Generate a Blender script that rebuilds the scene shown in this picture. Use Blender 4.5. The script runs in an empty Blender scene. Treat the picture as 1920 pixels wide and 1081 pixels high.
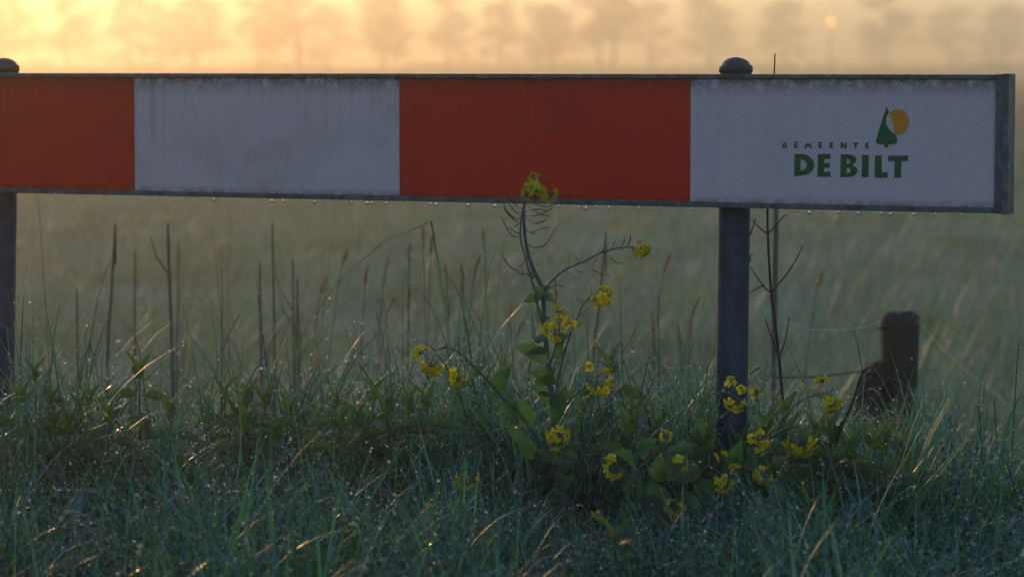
import bpy, math, random
import numpy as np
from mathutils import Vector, Matrix

random.seed(7)
RNG = np.random.default_rng(11)
R = math.radians
SC = bpy.context.scene
COL = SC.collection

# ------------------------------------------------------------------ camera
H = 1.15                      # eye height above the verge
FPX = 5333.0                  # focal length in photo pixels (100 mm on 36 mm)
PITCH = math.atan((540.5 - 119.0) / FPX)
cam_d = bpy.data.cameras.new('camera')
cam_d.sensor_width = 36.0
cam_d.lens = 100.0
cam_d.clip_start = 0.05
cam_d.clip_end = 6000.0
cam_d.dof.use_dof = True
cam_d.dof.focus_distance = 6.62
cam_d.dof.aperture_fstop = 3.9
cam_d.dof.aperture_blades = 9
cam = bpy.data.objects.new('camera', cam_d)
COL.objects.link(cam)
cam.location = (0, 0, H)
cam.rotation_euler = (R(90) - PITCH, 0, 0)
SC.camera = cam

# ------------------------------------------------------------------ light
SUN_EL, SUN_AZ = R(10.5), R(-20.0)          # azimuth measured from +Y towards +X
w = bpy.data.worlds.new('World')
SC.world = w
w.use_nodes = True
nt = w.node_tree
nt.nodes.clear()
sky = nt.nodes.new('ShaderNodeTexSky')
sky.sky_type = 'NISHITA'
sky.sun_disc = False
sky.sun_elevation = SUN_EL
sky.sun_rotation = SUN_AZ
sky.air_density = 1.0
sky.dust_density = 0.4
sky.ozone_density = 2.5
bg = nt.nodes.new('ShaderNodeBackground')
bg.inputs['Strength'].default_value = 0.15
wo = nt.nodes.new('ShaderNodeOutputWorld')
nt.links.new(sky.outputs[0], bg.inputs[0])
nt.links.new(bg.outputs[0], wo.inputs[0])

sun_d = bpy.data.lights.new('sun', 'SUN')
sun_d.energy = 0.80
sun_d.angle = R(0.6)
sun_d.color = (1.0, 0.54, 0.20)
sun = bpy.data.objects.new('sun', sun_d)
COL.objects.link(sun)
sd = Vector((math.sin(SUN_AZ) * math.cos(SUN_EL), math.cos(SUN_AZ) * math.cos(SUN_EL), math.sin(SUN_EL)))
sun.rotation_euler = sd.to_track_quat('Z', 'Y').to_euler()
sun.location = (-20, 60, 30)

HAZE_DENSITY = 0.0029
HAZE_G = 0.86
SC.view_settings.view_transform = 'Standard'
SC.view_settings.look = 'None'
SC.view_settings.exposure = 0.46
SC.view_settings.gamma = 1.0
SC.view_settings.use_curve_mapping = False
SC.render.engine = 'CYCLES'
cy = SC.cycles
cy.use_denoising = True
cy.max_bounces = 8
cy.diffuse_bounces = 3
cy.glossy_bounces = 3
cy.transmission_bounces = 5
cy.transparent_max_bounces = 6
cy.volume_bounces = 3
cy.caustics_reflective = False
cy.caustics_refractive = True
cy.sample_clamp_indirect = 6.0

# ------------------------------------------------------------------ helpers
FWD = Vector((0, math.cos(PITCH), -math.sin(PITCH)))
UPV = Vector((0, math.sin(PITCH), math.cos(PITCH)))
EYE = Vector((0, 0, H))


def ray(px, py):
    return FWD + Vector((1, 0, 0)) * ((px - 960) / FPX) + UPV * (-(py - 540.5) / FPX)


def P(px, py, D):
    """photo pixel -> world point at forward distance D (world y)."""
    d = ray(px, py)
    return EYE + d * (D / d.y)


def ground_z(x, y):
    """verge, ditch bank, low field (numpy friendly)."""
    t = np.clip((np.asarray(y, float) - 7.6) / 1.7, 0, 1)
    t = t * t * (3 - 2 * t)
    return -0.7 * t + 0.03 * np.sin(np.asarray(x) * 2.1 + 1.0) * (1 - t) + 0.05 * np.sin(np.asarray(x) * .31) * t


class MB:
    """collects geometry for ONE mesh."""
    def __init__(self):
        self.v, self.f = [], []

    def add(self, vs, fs):
        n = len(self.v)
        self.v += [tuple(v) for v in vs]
        self.f += [tuple(i + n for i in f) for f in fs]
        return self

    def box(self, x0, x1, y0, y1, z0, z1):
        vs = [(x, y, z) for z in (z0, z1) for y in (y0, y1) for x in (x0, x1)]
        return self.add(vs, [(0, 2, 3, 1), (4, 5, 7, 6), (0, 1, 5, 4), (2, 6, 7, 3), (0, 4, 6, 2), (1, 3, 7, 5)])

    def tube(self, pts, rad, n=6, cap=True):
        pts = [Vector(p) for p in pts]
        m = len(pts)
        if not hasattr(rad, '__len__'):
            rad = [rad] * m
        vs, fs = [], []
        ref = Vector((0.31, 0.2, 0.93))
        for i, p in enumerate(pts):
            t = (pts[min(i + 1, m - 1)] - pts[max(i - 1, 0)])
            t = t.normalized() if t.length > 1e-9 else Vector((0, 0, 1))
            r_ = ref if abs(t.dot(ref)) < .95 else Vector((1, 0, 0))
            a = t.cross(r_).normalized()
            b = t.cross(a)
            for k in range(n):
                an = 2 * math.pi * k / n
                vs.append(p + (a * math.cos(an) + b * math.sin(an)) * rad[i])
        for i in range(m - 1):
            for k in range(n):
                fs.append((i * n + k, i * n + (k + 1) % n, (i + 1) * n + (k + 1) % n, (i + 1) * n + k))
        if cap:
            fs.append(tuple(range(n - 1, -1, -1)))
            fs.append(tuple((m - 1) * n + k for k in range(n)))
        return self.add(vs, fs)

    def lathe(self, prof, c=(0, 0, 0), n=24):
        vs, fs = [], []
        m = len(prof)
        for r_, z in prof:
            for k in range(n):
                an = 2 * math.pi * k / n
                vs.append((c[0] + r_ * math.cos(an), c[1] + r_ * math.sin(an), c[2] + z))
        for i in range(m - 1):
            for k in range(n):
                fs.append((i * n + k, i * n + (k + 1) % n, (i + 1) * n + (k + 1) % n, (i + 1) * n + k))
        fs.append(tuple(range(n - 1, -1, -1)))
        fs.append(tuple((m - 1) * n + k for k in range(n)))
        return self.add(vs, fs)

    def mesh(self, name, off=Vector((0, 0, 0)), smooth=True):
        me = bpy.data.meshes.new(name)
        me.from_pydata([(v[0] - off[0], v[1] - off[1], v[2] - off[2]) for v in self.v], [], self.f)
        if smooth:
            me.polygons.foreach_set('use_smooth', [True] * len(me.polygons))
        me.update()
        return me


def spline(pts, n=8):
    """Catmull-Rom through points."""
    pts = [Vector(p) for p in pts]
    out = []
    for i in range(len(pts) - 1):
        p0, p1, p2, p3 = pts[max(i - 1, 0)], pts[i], pts[i + 1], pts[min(i + 2, len(pts) - 1)]
        for k in range(n):
            t = k / n
            out.append(0.5 * ((2 * p1) + (p2 - p0) * t + (2 * p0 - 5 * p1 + 4 * p2 - p3) * t * t
                              + (3 * p1 - p0 - 3 * p2 + p3) * t ** 3))
    out.append(pts[-1])
    return out


def link(name, me, mat, parent=None):
    o = bpy.data.objects.new(name, me)
    if mat is not None and len(me.materials) == 0:
        me.materials.append(mat)
    COL.objects.link(o)
    if parent is not None:
        o.parent = parent
    return o


def wpos(o):
    v = Vector((0, 0, 0))
    while o is not None:
        v += o.location
        o = o.parent
    return v


def part(name, mb, mat, parent, smooth=True):
    """mesh given in world coordinates under an unrotated parent."""
    return link(name, mb.mesh(name, wpos(parent), smooth), mat, parent)


def empty(name, loc, label, cat, group=None, rz=0.0):
    o = bpy.data.objects.new(name, None)
    o.empty_display_size = 0.1
    COL.objects.link(o)
    o.location = loc
    o.rotation_euler = (0, 0, rz)
    tag(o, label, cat, group)
    return o


def tag(o, label=None, cat=None, group=None, kind=None):
    if label:
        o['label'] = label
    if cat:
        o['category'] = cat
    if group:
        o['group'] = group
    if kind:
        o['kind'] = kind
    return o


def copy_tree(o, parent=None):
    c = o.copy()
    COL.objects.link(c)
    c.parent = parent
    for ch in list(o.children):
        copy_tree(ch, c)
    return c


def np_mesh(name, verts, faces, smooth=True, attrs=None):
    """verts (N,3), faces (M,k) arrays -> mesh, fast."""
    me = bpy.data.meshes.new(name)
    n, (m, k) = len(verts), faces.shape
    me.vertices.add(n)
    me.vertices.foreach_set('co', np.ascontiguousarray(verts, np.float32).ravel())
    me.loops.add(m * k)
    me.loops.foreach_set('vertex_index', np.ascontiguousarray(faces, np.int32).ravel())
    me.polygons.add(m)
    me.polygons.foreach_set('loop_start', np.arange(0, m * k, k, dtype=np.int32))
    me.polygons.foreach_set('loop_total', np.full(m, k, np.int32))
    if smooth:
        me.polygons.foreach_set('use_smooth', np.ones(m, bool))
    if attrs:
        for an, vals in attrs.items():
            a = me.attributes.new(an, 'FLOAT', 'POINT')
            a.data.foreach_set('value', np.ascontiguousarray(vals, np.float32))
    me.update(calc_edges=True)
    me.validate()
    return me


# ------------------------------------------------------------------ materials
class NT:
    def __init__(self, name):
        self.m = bpy.data.materials.new(name)
        self.m.use_nodes = True
        self.t = self.m.node_tree
        self.t.nodes.clear()
        self.out = self.t.nodes.new('ShaderNodeOutputMaterial')

    def n(self, typ, ins=None, **kw):
        nd = self.t.nodes.new(typ)
        for k, v in kw.items():
            setattr(nd, k, v)
        for k, v in (ins or {}).items():
            self.set(nd.inputs[k], v)
        return nd

    def set(self, sock, v):
        if isinstance(v, bpy.types.NodeSocket):
            self.t.links.new(v, sock)
        elif isinstance(v, bpy.types.Node):
            self.t.links.new(v.outputs[0], sock)
        else:
            if isinstance(v, tuple) and len(v) == 3 and sock.type == 'RGBA':
                v = v + (1,)
            sock.default_value = v

    def math(self, op, a, b=0.0, c=0.0, clamp=False):
        return self.n('ShaderNodeMath', {0: a, 1: b, 2: c}, operation=op, use_clamp=clamp).outputs[0]

    def mix(self, f, a, b):
        nd = self.n('ShaderNodeMix', data_type='RGBA')
        self.set(nd.inputs[0], f)
        self.set(nd.inputs[6], a)
        self.set(nd.inputs[7], b)
        return nd.outputs[2]

    def noise(self, scale, detail=3.0, rough=.55, vec=None, out=0):
        nd = self.n('ShaderNodeTexNoise', {'Scale': scale, 'Detail': detail, 'Roughness': rough})
        if vec is not None:
            self.set(nd.inputs['Vector'], vec)
        return nd.outputs[out]

    def ramp(self, v, lo, hi):
        return self.n('ShaderNodeMapRange', {0: v, 1: lo, 2: hi, 3: 0.0, 4: 1.0}).outputs[0]

    def obj(self):
        return self.n('ShaderNodeTexCoord').outputs['Object']

    def scaled(self, vec, s):
        return self.n('ShaderNodeMapping', {'Vector': vec, 'Scale': s}).outputs[0]

    def principled(self, base, rough=.5, metal=0.0, spec=.5, bump=None, bstr=.2, bdist=.01, **kw):
        ins = {'Base Color': base, 'Roughness': rough, 'Metallic': metal, 'Specular IOR Level': spec}
        ins.update(kw)
        p = self.n('ShaderNodeBsdfPrincipled', ins)
        if bump is not None:
            b = self.n('ShaderNodeBump', {'Height': bump, 'Strength': bstr, 'Distance': bdist})
            self.t.links.new(b.outputs[0], p.inputs['Normal'])
        return p

    def done(self, shader):
        self.set(self.out.inputs['Surface'], shader)
        return self.m


def leafy(name, c1, c2, trans, dew=.0, dewcol=(.2, .24, .25), rough=.4, nscale=30.0, attr=True, tmul=1.6, coat=0.0):
    """thin plant surface: gloss + light through the blade, colour varied per blade and along it"""
    b = NT(name)
    f = b.noise(nscale, 2)
    if attr:
        a = b.n('ShaderNodeAttribute', attribute_name='tint').outputs['Fac']
        f = b.math('ADD', b.math('MULTIPLY', a, .7), b.math('MULTIPLY', f, .3))
    f = b.ramp(f, .15, .85)
    col = b.mix(f, c1, c2)
    base = col
    if dew > 0:
        d = b.math('MULTIPLY', b.ramp(b.noise(nscale * 3.1, 3), .42, .66), dew)
        base = b.mix(d, col, dewcol)
    p = b.principled(base, rough, spec=.5, **{'Coat Weight': coat, 'Coat Roughness': .12})
    tcol = b.n('ShaderNodeMix', data_type='RGBA', blend_type='MULTIPLY')
    b.set(tcol.inputs[0], 1.0)
    b.set(tcol.inputs[6], col)
    b.set(tcol.inputs[7], (tmul * 1.15, tmul * 1.2, tmul * .5))
    t = b.n('ShaderNodeBsdfTranslucent', {'Color': tcol.outputs[2]})
    m = b.n('ShaderNodeMixShader', {0: trans, 1: p, 2: t})
    return b.done(m)


M = {}
M['grass'] = leafy('wet_grass', (.003, .018, .015), (.050, .14, .080), .42, dew=.6, dewcol=(.22, .42, .54), rough=.42, tmul=3.0, coat=.15)
M['grass_dry'] = leafy('dry_grass', (.16, .115, .07), (.30, .22, .14), .4, tmul=1.1)
M['field_grass'] = leafy('field_grass', (.075, .13, .09), (.19, .26, .19), .34, dew=.95, dewcol=(.50, .60, .63), nscale=9, tmul=1.6)
M['rank'] = leafy('rank_growth', (.10, .09, .065), (.19, .17, .13), .45, dew=.3, nscale=12, tmul=1.5)
M['nettle_leaf'] = leafy('nettle_leaf', (.024, .055, .022), (.055, .10, .036), .48, dew=.15, attr=False, rough=.5, tmul=3.0)
M['rape_leaf'] = leafy('rape_leaf', (.022, .062, .034), (.045, .10, .05), .45, dew=.12, attr=False, nscale=18, rough=.38, tmul=3.0)
M['petal'] = leafy('petal', (.60, .50, .010), (.82, .70, .02), .5, attr=False, nscale=60, rough=.5, tmul=.9)
M['tree_leaf'] = leafy('tree_leaf', (.035, .06, .018), (.07, .10, .03), .35, attr=False, nscale=.6)


def simple(name, c1, c2, scale=20., rough=.6, metal=0., bstr=.3, bdist=.004, stretch=None, spec=.4):
    b = NT(name)
    v = b.obj()
    if stretch:
        v = b.scaled(v, stretch)
    n = b.noise(scale, 5, .6, v)
    return b.done(b.principled(b.mix(b.ramp(n, .3, .7), c1, c2), rough, metal, spec, bump=n, bstr=bstr, bdist=bdist))


M['rape_stem'] = simple('rape_stem', (.045, .075, .075), (.085, .12, .12), 60, .5)
M['pod'] = simple('pod', (.035, .05, .03), (.09, .09, .05), 80, .5)
M['nettle_stem'] = simple('nettle_stem', (.04, .025, .02), (.05, .055, .03), 60, .6)
M['twig'] = simple('twig_bark', (.025, .02, .016), (.055, .043, .034), 90, .7)
M['dead_stem'] = simple('dead_stem', (.10, .08, .07), (.17, .14, .12), 40, .8)
M['seed_head'] = leafy('seed_head', (.36, .27, .22), (.52, .41, .34), .6, attr=False, tmul=1.6)
M['timber'] = simple('weathered_timber', (.028, .021, .017), (.075, .058, .048), 14, .85, stretch=(1, 1, .12), bstr=.6, bdist=.01)
M['bark'] = simple('bark', (.03, .025, .02), (.07, .06, .048), 3, .9, stretch=(1, 1, .3))
M['wire'] = simple('fence_wire', (.06, .05, .045), (.13, .10, .08), 30, .6, .6)


def mat_drop():
    b = NT('water')
    r_ = b.n('ShaderNodeBsdfRefraction', {'Color': (1, 1, 1, 1), 'Roughness': .28, 'IOR': 1.25})
    g_ = b.n('ShaderNodeBsdfGlossy', {'Color': (1, 1, 1, 1), 'Roughness': .06})
    m_ = b.n('ShaderNodeMixShader', {0: .25, 1: r_, 2: g_})
    return b.done(b.n('ShaderNodeMixShader', {0: .75, 1: b.n('ShaderNodeBsdfTransparent'), 2: m_}))


M['water'] = mat_drop()
b = NT('dew')
_r = b.n('ShaderNodeBsdfRefraction', {'Color': (1, 1, 1, 1), 'Roughness': .33, 'IOR': 1.18})
_g = b.n('ShaderNodeBsdfGlossy', {'Color': (1, 1, 1, 1), 'Roughness': .12})
_m = b.n('ShaderNodeMixShader', {0: .25, 1: _r, 2: _g})
M['dew'] = b.done(b.n('ShaderNodeMixShader', {0: .7, 1: b.n('ShaderNodeBsdfTransparent'), 2: _m}))
b = NT('spider_silk')
M['silk'] = b.done(b.n('ShaderNodeMixShader', {0: .5, 1: b.principled((.75, .75, .75), .3), 2: b.n('ShaderNodeBsdfTranslucent', {'Color': (.8, .8, .8)})}))


def sheet(name, c_lo, c_hi, dirt, dirt_amt, lattice=True, top=.3, bot=.0):
    """retro-reflective sheeting with a honeycomb print, rain streaks and algae along the edges"""
    b = NT(name)
    v = b.obj()
    s = b.n('ShaderNodeSeparateXYZ', {0: v})
    x, z = s.outputs[0], s.outputs[2]
    c = .0088
    u1 = b.math('FRACT', b.math('DIVIDE', b.math('ADD', x, b.math('MULTIPLY', z, .62)), c))
    u2 = b.math('FRACT', b.math('DIVIDE', b.math('SUBTRACT', x, b.math('MULTIPLY', z, .62)), c))
    l1 = b.ramp(b.math('ABSOLUTE', b.math('SUBTRACT', u1, .5)), .30, .5)
    l2 = b.ramp(b.math('ABSOLUTE', b.math('SUBTRACT', u2, .5)), .30, .5)
    lat = b.math('MAXIMUM', l1, l2)
    if not lattice:
        lat = b.math('MULTIPLY', lat, .5)
    blot = b.noise(5.0, 4, .6, v)
    col = b.mix(lat, c_lo, c_hi)
    # rain streaks
    st = b.noise(1.0, 4, .65, b.scaled(v, (55, 1, 3.5)))
    st = b.math('MULTIPLY', b.ramp(st, .48, .70), b.math('MULTIPLY', b.ramp(b.noise(3.3, 3, .5, v), .38, .62), b.ramp(z, top - .26, top - .02)))
    # edge algae
    e_top = b.ramp(z, top - .060, top - .004)
    e_bot = b.ramp(z, bot + .030, bot + .004)
    en = b.noise(38, 5, .7, v)
    edge = b.math('MULTIPLY', b.math('MAXIMUM', b.math('POWER', e_top, 1.3), b.math('MULTIPLY', e_bot, .9)),
                  b.ramp(en, .34, .54), clamp=True)
    pat = b.math('MULTIPLY', b.ramp(blot, .5, .76), b.ramp(b.noise(26, 5, .7, v), .28, .66))
    d = b.math('MAXIMUM', b.math('MULTIPLY', edge, .95), b.math('MULTIPLY', pat, dirt_amt), clamp=True)
    col = b.mix(b.math('MULTIPLY', st, dirt_amt * 1.3), col, dirt)
    col = b.mix(d, col, dirt)
    rough = b.math('ADD', .42, b.math('MULTIPLY', d, .4))
    return b.done(b.principled(col, rough, spec=.35, bump=b.noise(160, 3, .6, v), bstr=.12, bdist=.002))


M['ink_green'] = simple('green_print', (.010, .085, .028), (.018, .11, .035), 60, .5, bstr=.02)
M['ink_orange'] = simple('orange_print', (.62, .22, .008), (.72, .28, .012), 60, .5, bstr=.02)


def metal_mat(name, c1, c2, dirt, damt, rough, scale, metal=.55):
    b = NT(name)
    v = b.obj()
    vo = b.n('ShaderNodeTexVoronoi', {'Vector': v, 'Scale': scale})
    c = b.mix(b.ramp(vo.outputs['Color'], .1, .9), c1, c2)
    n = b.noise(28, 6, .72, v)
    d = b.math('MULTIPLY', b.ramp(n, .46, .62), damt)
    c = b.mix(d, c, dirt)
    return b.done(b.principled(c, b.math('ADD', rough, b.math('MULTIPLY', d, .3)), b.math('MULTIPLY', b.math('SUBTRACT', 1.0, d), metal),
                               bump=n, bstr=.25, bdist=.003))


M['alu'] = metal_mat('aluminium_frame', (.075, .10, .12), (.14, .17, .195), (.04, .036, .02), .6, .4, 60)
M['galv'] = metal_mat('galvanised_post', (.016, .036, .075), (.04, .07, .12), (.03, .04, .055), .5, .45, 34, .4)
M['cap'] = metal_mat('post_cap', (.06, .055, .05), (.09, .08, .075), (.05, .045, .04), .6, .45, 50, .0)
M['core'] = simple('board_core', (.25, .26, .27), (.3, .31, .32), 10, .5, .5)


def mat_ground():
    b = NT('field_ground')
    v = b.obj()
    n1 = b.noise(.35, 6, .6, v)
    n2 = b.noise(7.0, 5, .7, v)
    c = b.mix(b.ramp(n1, .35, .65), (.085, .105, .08), (.14, .16, .125))
    c = b.mix(b.ramp(n2, .4, .7), c, (.06, .06, .035))
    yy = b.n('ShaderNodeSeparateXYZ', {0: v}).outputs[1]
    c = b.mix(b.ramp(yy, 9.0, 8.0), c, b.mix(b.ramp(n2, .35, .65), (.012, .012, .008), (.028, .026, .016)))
    return b.done(b.principled(c, .85, spec=.2, bump=n2, bstr=.8, bdist=.15))


M['ground'] = mat_ground()

# ------------------------------------------------------------------ ground
xs = np.concatenate([np.linspace(-1400, -20, 12), np.linspace(-16, 16, 65), np.linspace(20, 1400, 12)])
ys = np.concatenate([np.linspace(-200, -5, 6), np.linspace(-3, 14, 69), np.linspace(16, 60, 12), np.linspace(80, 1500, 12)])
gx, gy = np.meshgrid(xs, ys)
gz = ground_z(gx, gy)
nx, ny = len(xs), len(ys)
idx = np.arange(nx * ny).reshape(ny, nx)
gf = np.stack([idx[:-1, :-1], idx[:-1, 1:], idx[1:, 1:], idx[1:, :-1]], -1).reshape(-1, 4)
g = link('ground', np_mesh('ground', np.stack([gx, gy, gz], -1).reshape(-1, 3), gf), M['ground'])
tag(g, 'grass verge sloping down to a wide misty meadow', 'ground', kind='structure')

# ------------------------------------------------------------------ haze
hz = MB().box(-1500, 1500, -300, 1600, -2.2, 22.5)
ho = link('haze', hz.mesh('haze', smooth=False), None)
hm = NT('morning_mist')
pv = hm.n('ShaderNodeVolumePrincipled', {'Color': (.94, .78, .56, 1), 'Density': HAZE_DENSITY, 'Anisotropy': HAZE_G})
hm.set(hm.out.inputs['Volume'], pv)
ho.data.materials.append(hm.m)
tag(ho, 'pale morning mist lying over the meadow', 'mist', kind='stuff')

# ------------------------------------------------------------------ misty tree row
def make_tree(name, h, seed, crown_lo, spread):
    rnd = random.Random(seed)
    rg = np.random.default_rng(seed)
    root = empty(name, (0, 0, 0), 'tall tree standing in the mist beyond the meadow', 'tree', 'tree row fading into the mist beyond the meadow')
    mb = MB()
    lean = rnd.uniform(-.4, .4)
    axis = [Vector((lean * (t ** 1.5) + .12 * math.sin(t * 5 + seed), .1 * math.sin(4 * t), h * .82 * t)) for t in [i / 8 for i in range(9)]]
    mb.tube(axis, [.22 * (1 - .75 * i / 8) + (.10 if i == 0 else 0) for i in range(9)], 9)
    centres = []
    for i in range(26):
        t = rnd.uniform(crown_lo / (h * .82), 1.0)
        k = min(int(t * 8), 7)
        p = axis[k].lerp(axis[k + 1], t * 8 - k)
        an = rnd.uniform(0, 2 * math.pi)
        ln = spread * rnd.uniform(.55, 1.0) * (1.15 - .6 * t)
        d = Vector((math.cos(an), math.sin(an), rnd.uniform(-.15, .7)))
        q = p + d * ln * .55 + Vector((0, 0, .1))
        e = p + d * ln + Vector((0, 0, rnd.uniform(-.5, .5)))
        mb.tube([p, q, e], [.06 * (1.2 - t), .035 * (1.2 - t), .012], 5)
        centres += [(q, .5), (e, .75), (q.lerp(e, .5), .6)]
        for _ in range(2):
            e2 = q + Vector((rnd.uniform(-1, 1), rnd.uniform(-1, 1), rnd.uniform(-.7, .7))) * .9
            mb.tube([q, e2], [.018, .006], 4)
            centres.append((e2, .5))
    part('trunk', mb, M['bark'], root)
    vs, cnt = [], 0
    for c, r_ in centres:
        n = int(55 * rnd.uniform(.3, 1.3))
        pos = rg.normal(0, r_ * .5, (n, 3)) + np.array(c)
        a = rg.normal(size=(n, 3)); a /= np.linalg.norm(a, axis=1)[:, None]
        bb = np.cross(a, rg.normal(size=(n, 3))); bb /= np.linalg.norm(bb, axis=1)[:, None]
        s = rg.uniform(.07, .15, (n, 1))
        vs.append(np.stack([pos - a * s, pos + bb * s * .55, pos + a * s, pos - bb * s * .55], 1).reshape(-1, 3))
    vs = np.concatenate(vs)
    f = np.arange(len(vs)).reshape(-1, 4)
    link('crown', np_mesh('crown', vs, f, smooth=False), M['tree_leaf'], root)
    return root


protos = [make_tree('misty_tree', 11.5, 3, 2.3, 2.8), make_tree('misty_tree', 10.5, 5, 1.9, 2.5), make_tree('misty_tree', 12.0, 8, 2.8, 3.0)]
spots = []
for px_, D_ in [(-330, 156), (-215, 150), (-120, 154), (-45, 148), (36, 152), (118, 146), (232, 153), (345, 147), (470, 155), (590, 146), (690, 152), (815, 150), (925, 147), (1072, 148), (1180, 158)]:
    spots.append((px_, D_))
for px_, D_ in [(-160, 205), (-30, 210), (80, 205), (180, 212), (290, 200), (410, 214), (530, 206), (650, 202), (760, 212), (870, 204), (990, 212), (1120, 204), (1240, 215), (1340, 198), (1420, 212), (1510, 205), (1600, 214), (1680, 203), (1770, 210), (1860, 205), (1960, 212), (2060, 204)]:
    spots.append((px_, D_))
used = set()
for i, (px_, D_) in enumerate(spots):
    k = i % 3
    o = protos[k] if k not in used else copy_tree(protos[k])
    used.add(k)
    px_ += random.uniform(-38, 38)
    D_ = (D_ * 3.5 if px_ < 1150 else D_ * 3.3) * random.uniform(.9, 1.1)
    o.location = ((px_ - 960) / FPX * D_, D_, -.72)
    o.rotation_euler = (0, 0, random.uniform(0, 6.28))
    s = random.uniform(1.3, 1.85)
    o.scale = (s * random.uniform(1.0, 1.9), s * random.uniform(1.0, 1.9), s)

# low hedge at the foot of the trees
hp = RNG.normal(size=(9000, 3)) * [0, 1.0, .55] + np.stack([RNG.uniform(-150, 120, 9000), np.full(9000, 425.), np.full(9000, .15)], 1)
hp[:, 2] = np.abs(hp[:, 2] + .7 + .4 * np.sin(hp[:, 0] * .23) * np.sin(hp[:, 0] * .061)) - .7
ha = RNG.normal(size=(9000, 3)); ha /= np.linalg.norm(ha, axis=1)[:, None]
hb = np.cross(ha, RNG.normal(size=(9000, 3))); hb /= np.linalg.norm(hb, axis=1)[:, None]
hq = np.stack([hp - ha * .32, hp + hb * .22, hp + ha * .32, hp - hb * .22], 1).reshape(-1, 3)
o = link('hedge', np_mesh('hedge', hq, np.arange(len(hq)).reshape(-1, 4), smooth=False), M['tree_leaf'])
tag(o, 'low ragged hedge along the foot of the misty trees', 'hedge')

# orange spot of unclear source in the mist, an emissive body on a pole
lp = P(1557, 40, 330)
glow = empty('orange_spot', (lp.x, 330, -.7), 'small orange glow in the mist before the far trees', 'glow')
part('spot_pole', MB().tube([(lp.x, 330, -.75), (lp.x, 330, lp.z - .64)], [.09, .07], 10), M['wire'], glow)
lmb = MB().lathe([(.10, -.72), (.32, -.66), (.38, .60), (.28, .68)], (lp.x, 330, lp.z), 12)
lb = NT('spot_glow')
M['glow'] = lb.done(lb.n('ShaderNodeEmission', {'Color': (1, .55, .18, 1), 'Strength': 1.6}))
part('spot_body', lmb, M['glow'], glow)
part('spot_roof', MB().lathe([(.44, .68), (.40, .74), (.06, .96)], (lp.x, 330, lp.z), 12), M['wire'], glow)

# ------------------------------------------------------------------ the barrier
A = P(0, 135, 7.45)
B = P(1894, 140, 6.41)
dirv = Vector((B.x - A.x, B.y - A.y, 0)).normalized()
YAW = math.atan2(dirv.y, dirv.x)
nrm = Vector((-dirv.y, dirv.x, 0))           # towards the back
B0 = Vector((B.x, B.y, 0))


def bp(px, py):
    """pixel -> (x along board from its right end, height) on the board's front plane"""
    d = ray(px, py)
    t = (B0 - EYE).dot(nrm) / d.dot(nrm)
    q = EYE + d * t
    return (q - B0).dot(dirv), q.z


ZT = B.z
ZB = bp(1892, 400)[1]
HB = ZT - ZB
barrier = empty('road_barrier', (B0.x, B0.y, 0), 'red and white striped roadside barrier board on two dark metal posts', 'barrier', rz=YAW)


def bpart(name, mb, mat, parent=None, smooth=False, origin=(0, 0, 0)):
    o = link(name, mb.mesh(name, Vector(origin), smooth), mat, parent or barrier)
    if parent is None:
        o.location = origin
    return o


X1 = 0.0
cuts = [bp(1872, 250)[0], bp(1295, 250)[0], bp(750, 250)[0], bp(253, 250)[0]]
band = (cuts[0] - cuts[3]) / 3
cuts += [cuts[3] - band, cuts[3] - 1.35 * band]
X0 = cuts[-1] - .03
T = .052
bpart('board_core', MB().box(X0 + .004, X1 - .004, .001, T - .002, ZB + .004, ZT - .004), M['core'])
lip_t, lip_b = .0105, .0125
white = sheet('white_sheeting', (.50, .40, .44), (.78, .62, .67), (.060, .050, .026), .42, True, HB, 0)
white2 = sheet('white_sheeting_clean', (.51, .40, .46), (.77, .61, .68), (.060, .050, .026), .16, True, HB, 0)
red = sheet('red_sheeting', (.58, .014, .004), (.72, .030, .008), (.14, .035, .014), .5, False, HB, 0)
stripes = []
for k in range(5):
    a, c = cuts[k], cuts[k + 1]
    m = MB().box(c + .0006, a - .0006, -.003, .0008, ZB + lip_b - .002, ZT - lip_t + .002)
    o = bpart('white_panel' if k % 2 == 0 else 'red_panel', m, white2 if k == 0 else (white if k % 2 == 0 else red), origin=(0, 0, ZB))
    stripes.append(o)
stripes[0]['label'] = 'white panel printed with green lettering and emblem'
stripes[2]['label'] = 'grimy white panel with rain streaks'


def rail(name, x0, x1, y0, y1, z0, z1):
    return bpart(name, MB().box(x0, x1, y0, y1, z0, z1), M['alu'])


rail('top_rail', X0, X1 - .030, -.010, T, ZT - lip_t, ZT)
rail('bottom_rail', X0, X1 - .030, -.011, T, ZB, ZB + lip_b)
em = MB()
em.box(X1 - .0305, X1 - .013, -.0095, T + .001, ZB - .001, ZT + .001)
em.box(X1 - .0132, X1, -.013, T + .003, ZB - .0025, ZT + .002)
bpart('end_cap', em, M['alu'])
em = MB().box(X0 - .02, X0, -.012, T + .002, ZB - .002, ZT + .001)
bpart('end_cap', em, M['alu'])
for o in barrier.children:
    if o.name.startswith(('top_rail', 'bottom_rail', 'end_cap', 'board_core')):
        bv = o.modifiers.new('bevel', 'BEVEL')
        bv.width = .0015
        bv.segments = 2
# silicone bead / algae seam beside the end cap: rivets
for zz in (ZB + .03, ZT - .03):
    m = MB().lathe([(.006, 0), (.0055, .002), (.003, .0035)], n=12)
    o = bpart('rivet', m, M['alu'], smooth=True, origin=(X1 - .021, -.0095, zz))
    o.rotation_euler = (R(90), 0, 0)

# posts (tilted a hair as in the photo)
def bq(px, py, off):
    d = ray(px, py)
    t = ((B0 - EYE).dot(nrm) + off) / d.dot(nrm)
    return (EYE + d * t - B0).dot(dirv)


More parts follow.
